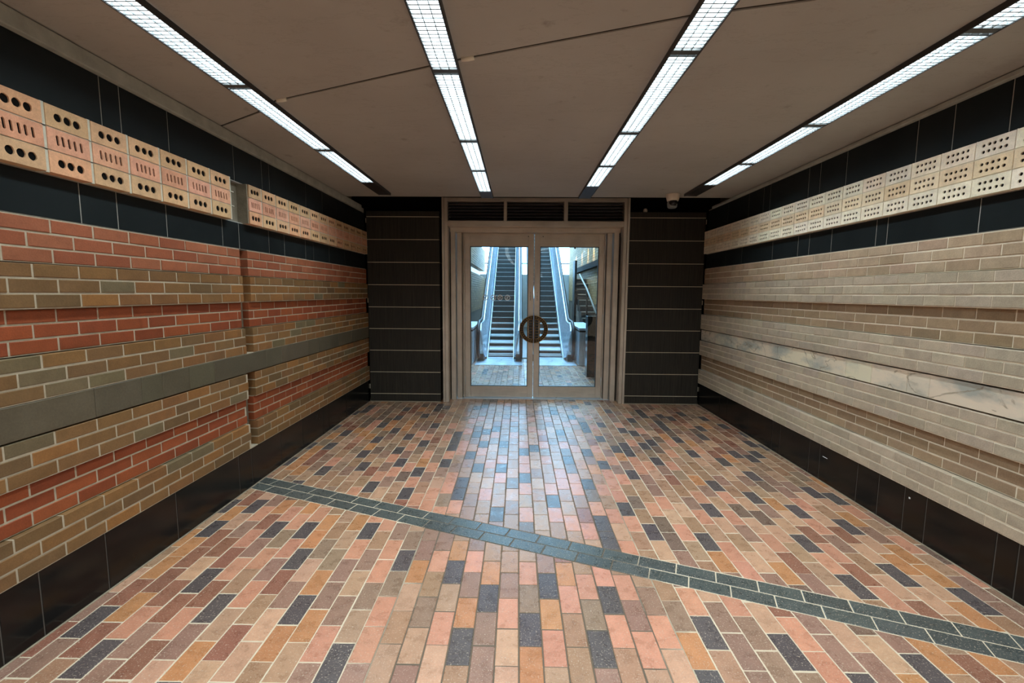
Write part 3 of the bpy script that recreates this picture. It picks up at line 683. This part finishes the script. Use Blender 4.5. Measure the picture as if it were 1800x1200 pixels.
# ------------------------------------------------------------------ small fittings
t = empty('security_camera', (1.735, 5.32, H)); tag(t, 'cream dome security camera on the ceiling near the right dark panel', 'security camera')
a = MB(); a.lathe([(.078, H), (.078, H-.01), (.070, H-.045), (.062, H-.075)], 1.735, 5.32); part(a, 'mount', M['camera_shell'], t)
a = MB(); a.lathe([(.05, H-.07), (.054, H-.085), (.056, H-.10), (.052, H-.14), (.040, H-.152)], 1.735, 5.33); part(a, 'lower_shell', M['grey_plastic'], t)
a = MB()
cz = H-.095
a.lathe([(.004, cz-.046), (.03, cz-.036), (.046, cz-.012), (.046, cz+.012), (.03, cz+.03), (.004, cz+.036)], 1.735, 5.30); part(a, 'lens_ball', M['lens'], t)
t = empty('detector', (1.672, 6.22, 2.575)); tag(t, 'small white knob on top of the right dark panel', 'detector')
a = MB(); a.lathe([(.02, 2.5745), (.028, 2.59), (.028, 2.61), (.018, 2.626), (.004, 2.63)], 1.672, 6.22, 16); part(a, 'cap', M['camera_shell'], t)

# ------------------------------------------------------------------ hall beyond the doors
def brick_wall_x(mb, x, sg, y0, y1, z0, z1, cols, c=.075, L=.22):
    k = 0; z = z0
    while z < z1-.01:
        zt = min(z1, z+c-.006); y = y0-(k % 2)*L/2
        while y < y1:
            a, b = max(y, y0), min(y+L-.006, y1)
            if b-a > .02: mb.box(min(x, x+sg*.02), max(x, x+sg*.02), a, b, z, zt, jit(lin(random.choice(cols)), .08))
            y += L
        z += c; k += 1
M['hall_wall'] = plain('hall_wall', (96, 86, 72), .9)
hl = MB(); hl.box(-1.75, -1.5, 6.62, 20, 0, 2.17); hl.box(-1.75, -1.5, 6.62, 20, 2.43, 3.3); hl.box(-1.75, -1.5, 6.62, 17.5, 3.3, 3.5); hl.box(-1.75, -1.5, 6.62, 20, 3.5, 6.5); hl.box(-1.75, -1.5, 6.62, 12.2, 2.17, 2.43)
hallL = hl.build('wall_hall_left', M['hall_wall']); tag(hallL, 'brick side wall beyond the left door leaf', kind='structure')
a = MB(); TAN = [(140, 114, 80), (130, 105, 74), (148, 120, 86)]
brick_wall_x(a, -1.5, 1, 9, 20, 0.9, 2.17, TAN); brick_wall_x(a, -1.5, 1, 12, 20, 2.43, 3.3, TAN); part(a, 'hall_brickwork', M['far_brick'], hallL)
a = MB(); a.box(-1.72, -1.70, 12.2, 20, 2.15, 2.45); a.box(-1.72, -1.70, 17.5, 20, 3.28, 3.52); w1_ = a.build('window_1', M['strip_light']); tag(w1_, 'strip windows in the left hall wall', kind='structure')
hr = MB(); hr.box(2.2, 2.45, 9.6, 20, 0, 6.5); hr.box(2.6, 2.85, 6.62, 9.6, 0, 6.5); hr.box(2.45, 2.6, 9.6, 9.7, 0, 6.5)
hallR = hr.build('wall_hall_right', M['hall_wall']); tag(hallR, 'brick side wall beyond the stairs', kind='structure')
a = MB(); brick_wall_x(a, 2.2, -1, 10.5, 20, 1.2, 3.6, [(150, 122, 80), (140, 114, 74), (156, 128, 86)]); part(a, 'hall_brickwork', M['far_brick'], hallR)
a = MB(); a.box(2.06, 2.18, 11, 17.2, 2.24, 2.40); part(a, 'dark_ledge', plain('dark_ledge', (34, 32, 30), .8, spec=.1), hallR)
a = MB(); a.box(-1.75, 2.45, 20.3, 20.5, 0, 2.33); hb_ = a.build('wall_hall_end', M['hall_grey']); tag(hb_, 'grey panelled wall at the far end of the hall', kind='structure')
a = MB(); a.box(-1.75, 2.45, 20.36, 20.4, 2.33, 6.5); w2_ = a.build('window_2', M['daylight']); tag(w2_, 'bright glazed wall at the far end behind the escalators', kind='structure')
a = MB(); a.box(-1.75, 2.45, 20.28, 20.34, 2.78, 2.83); a.box(-1.75, 2.45, 20.28, 20.34, 4.2, 4.26); part(a, 'glazing_bar', plain('glazing_bar', (150, 160, 166), .5), w2_)
a = MB(); a.box(-1.75, 2.85, 6.62, 8.6, 6.5, 6.7); a.box(-1.75, 2.85, 19.6, 20.5, 6.5, 6.7); a.box(-1.75, 2.85, 6.62, 6.7, 3.3, 6.7); hc = a.build('ceiling_hall', M['far_stone']); tag(hc, 'hall ceiling beyond the doors', kind='structure')
a = MB(); a.box(-1.75, 2.45, 8.6, 19.6, 6.6, 6.64); fill_ = a.build('fill_light_panel', M['daylight']); tag(fill_, 'added unseen light panel over the escalators', kind='structure')  # glowing panel added out of view to light steps and floor blue
a = MB(); a.box(-1.75, 2.85, 10.6, 20.5, -.2, -.004); hf = a.build('floor_hall', M['far_stone']); tag(hf, 'dark hall floor beneath the escalators', kind='structure')

RUN, RISE, Y0E = .25, .1443, 10.62
def escalator(xc, label):
    t = empty('escalator', (xc, 10.0, 0)); tag(t, label, 'escalator', 'pair of escalators beyond the glass doors')
    hw = .293; N = 32
    # steps
    for k in range(N):
        if k == 0: z, y = .05, Y0E-.02
        elif k == 1: z, y = .14, Y0E+RUN-.01
        else: z, y = .14+RISE*(k-1), Y0E+RUN*k
        zp = 0 if k == 0 else (.05 if k == 1 else z-RISE)
        s = MB(); s.box(xc-hw, xc+hw, y+.004, y+RUN+.03, z-.02, z-.002); s.box(xc-hw, xc+hw, y+.004, y+.03, zp-.02, z-.02)
        for i in range(18):
            x = xc-hw+.01+i*(2*hw-.02)/17; s.box(x-.005, x+.005, y-.0028, y+.004, zp, z-.012)
        so = part(s, 'step', M['step'], t)
        e = MB(); e.box(xc-hw, xc+hw, y-.006, y+.028, z-.014, z); part(e, 'step_edge', M['step_nose'], so)
    topz = .14+RISE*(N-2); topy = Y0E+RUN*N
    sl = RISE/RUN
    # floor plate with comb
    p = MB(); p.box(xc-.5, xc+.5, 9.4, 10.30, -.003, .008); pp = part(p, 'floor_plate', M['steel_h'], t)
    c = MB()
    for i in range(3): c.box(xc-hw, xc+hw, 10.31+i*.1, 10.385+i*.1, 0, .012)
    part(c, 'comb', M['steel_h'], pp)
    for s in (-1, 1):
        x0 = xc+s*(hw+.012); x1 = xc+s*(hw+.075)
        cy, cz_, r = 10.22, .45, .385
        prof = [(cy+r*cos(w), cz_+r*sin(w)) for w in [pi/2+pi*k/14 for k in range(15)]]        # round nose facing the viewer
        yk = Y0E+.12
        prof = [(topy, topz+.85), (yk+.15, .86), (yk-.1, cz_+r)]+prof+[(yk, .03), (topy, topz-.15)]
        def base(y): return 0 if y < yk else sl*(y-yk)
        b = MB(); n_ = len(prof); vv = []
        for off in (.012, .05):
            for y, z in prof: vv.append((xc+s*(hw+off+.11*max(0, min(1.1, (z-base(y))/.85))), y, z))
        b.add(vv, [tuple(range(n_)), tuple(range(n_, 2*n_))[::-1]]+[(i, (i+1) % n_, (i+1) % n_+n_, i+n_) for i in range(n_)])
        part(b, 'balustrade', M['steel'], t, .008)
        sk = MB(); xa, xb = sorted((xc+s*(hw+.002), xc+s*(hw+.012)))
        sk.prism([(10.35, .01), (10.5, .14), (Y0E+RUN, .30), (topy, topz+.2), (topy, topz-.2), (Y0E+RUN, -.02+.05)], 0, xa, xb); part(sk, 'skirt', M['steel'], t)
        # deck strip between skirt and panel: bright edge
        xh = xc+s*(hw+.175)
        h = [(xh, topy, topz+.9), (xh, yk+.18, .905), (xh, yk-.1, cz_+r+.035)]
        h += [(xh, cy+(r+.035)*cos(w), cz_+(r+.035)*sin(w)) for w in [pi/2+pi*k/12 for k in range(12)]]
        hd = MB(); hd.tube(h, .036, 10, ry=.03); part(hd, 'handrail', M['rubber'], t)
        nb = MB(); xa, xb = sorted((xc+s*(hw+.06), xc+s*(hw+.20))); nb.box(xa, xb, 9.98, 10.5, 0, .16); part(nb, 'newel_base', plain('dark_newel', (70, 62, 54), .5), t, .01)
    tr = MB(); tr.prism([(Y0E+.1, -.003), (topy, topz-.35), (topy, topz-.9), (Y0E+1.4, -.003)], 0, xc-hw-.06, xc+hw+.06); part(tr, 'truss', M['hall_grey'], t)
    return t
escalator(-.41, 'left escalator seen through the left door glass')
escalator(.73, 'right escalator seen through the right door glass')
def barrier(x0, x1, label):
    t = empty('steel_barrier', ((x0+x1)/2, 9.45, 0)); tag(t, label, 'barrier', 'low steel barriers beside the escalators')
    a = MB(); a.box(x0, x1, 9.45, 11.4, 0, .70); part(a, 'panel', M['steel'], t, .004)
    a = MB(); a.box(x0-.01, x1+.01, 9.43, 11.4, .74, .79); part(a, 'top_deck', M['steel_h'], t, .004)
    a = MB(); a.box(x0, x1, 9.46, 11.4, .70, .74); part(a, 'recess', M['rubber'], t)
    a = MB(); xm = x0+.55*(x1-x0); a.box(xm-.03, xm+.03, 9.405, 9.45, .56, .66); part(a, 'stop_button', M['red'], t, .006)
barrier(-1.48, -.96, 'low steel barrier left of the left escalator')
barrier(1.27, 1.62, 'low steel barrier right of the right escalator')
t = MB(); t.box(1.235, 2.58, 8.12, 8.35, 0, 1.1); pw = t.build('trim_2', M['tile'], bevel=.004); tag(pw, 'black tiled parapet wall beyond the right door leaf', kind='structure')
t = empty('staircase', (1.97, 11.45, 0)); tag(t, 'stone staircase rising on the right behind the black parapet', 'stairs')
for k in range(12):
    a = MB(); y = 11.45+k*.3; a.box(1.78, 2.17, y, y+.33, 0 if k < 1 else k*.165-.16, .165*(k+1)); st = part(a, 'stair_step', M['far_stone'], t); a = MB(); a.box(1.78, 2.17, y-.012, y+.04, .165*(k+1)-.02, .165*(k+1)+.004); part(a, 'stair_nosing', M['stairs'], st)
t = empty('stair_handrail', (1.70, 10, 0)); tag(t, 'pale metal stair handrail beyond the right door leaf', 'handrail')
a = MB(); a.tube([(1.70, 10.0, 1.07), (1.72, 11.6, 1.62), (1.74, 13.2, 2.05)], .022, 8); part(a, 'rail', M['stairs'], t)
a = MB(); a.box(1.70, 1.74, 11.5, 11.56, 0, 1.6); part(a, 'post', M['rubber'], t); a = MB(); a.box(1.68, 1.72, 10.0, 10.05, 0, 1.06); part(a, 'post', M['rubber'], t)
t = empty('display_panel', (1.76, 14, 0)); tag(t, 'tall black panel standing between the escalator and stairs', 'panel')
a = MB(); a.box(1.70, 1.765, 14.0, 14.5, 0, 2.5); part(a, 'panel', M['rubber'], t)
for i, (y, pl_) in enumerate(((13.5, 'nearest the doors'), (14.6, 'second from the doors'), (16.0, 'third from the doors'), (17.6, 'farthest from the doors'))):
    t = empty('wall_downlight', (2.10, y, 3.2)); tag(t, 'small spotlight on the right hall wall, '+pl_, 'wall light', 'spotlights along the hall brick wall')
    a = MB(); a.lathe([(.035, 3.2), (.035, 3.32)], 2.12, y, 12); part(a, 'can', M['rubber'], t)
    ld = bpy.data.lights.new('spot', 'SPOT'); ld.energy = 260; ld.color = (1, .86, .62); ld.spot_size = radians(46); ld.spot_blend = .5; ld.shadow_soft_size = .02
    lo = bpy.data.objects.new('spot', ld); COL.objects.link(lo); lo.parent = t; lo.location = (0, 0, -.03); lo.rotation_euler = (0, radians(-4)*-1, 0)

# rear end of the passage
a = MB(); a.box(-2.4, 2.8, YB-.2, YB, 0, 3.0); wf = a.build('wall_front', M['cement']); tag(wf, 'end of the passage behind the viewer', kind='structure')

# ------------------------------------------------------------------ world and view
w = bpy.data.worlds.new('world'); scene.world = w; w.use_nodes = True
w.node_tree.nodes['Background'].inputs[0].default_value = (.02, .025, .03, 1); w.node_tree.nodes['Background'].inputs[1].default_value = .3
vs = scene.view_settings; vs.view_transform = 'Standard'; vs.look = 'None'; vs.exposure = 0.0; vs.gamma = 1; vs.use_curve_mapping = False
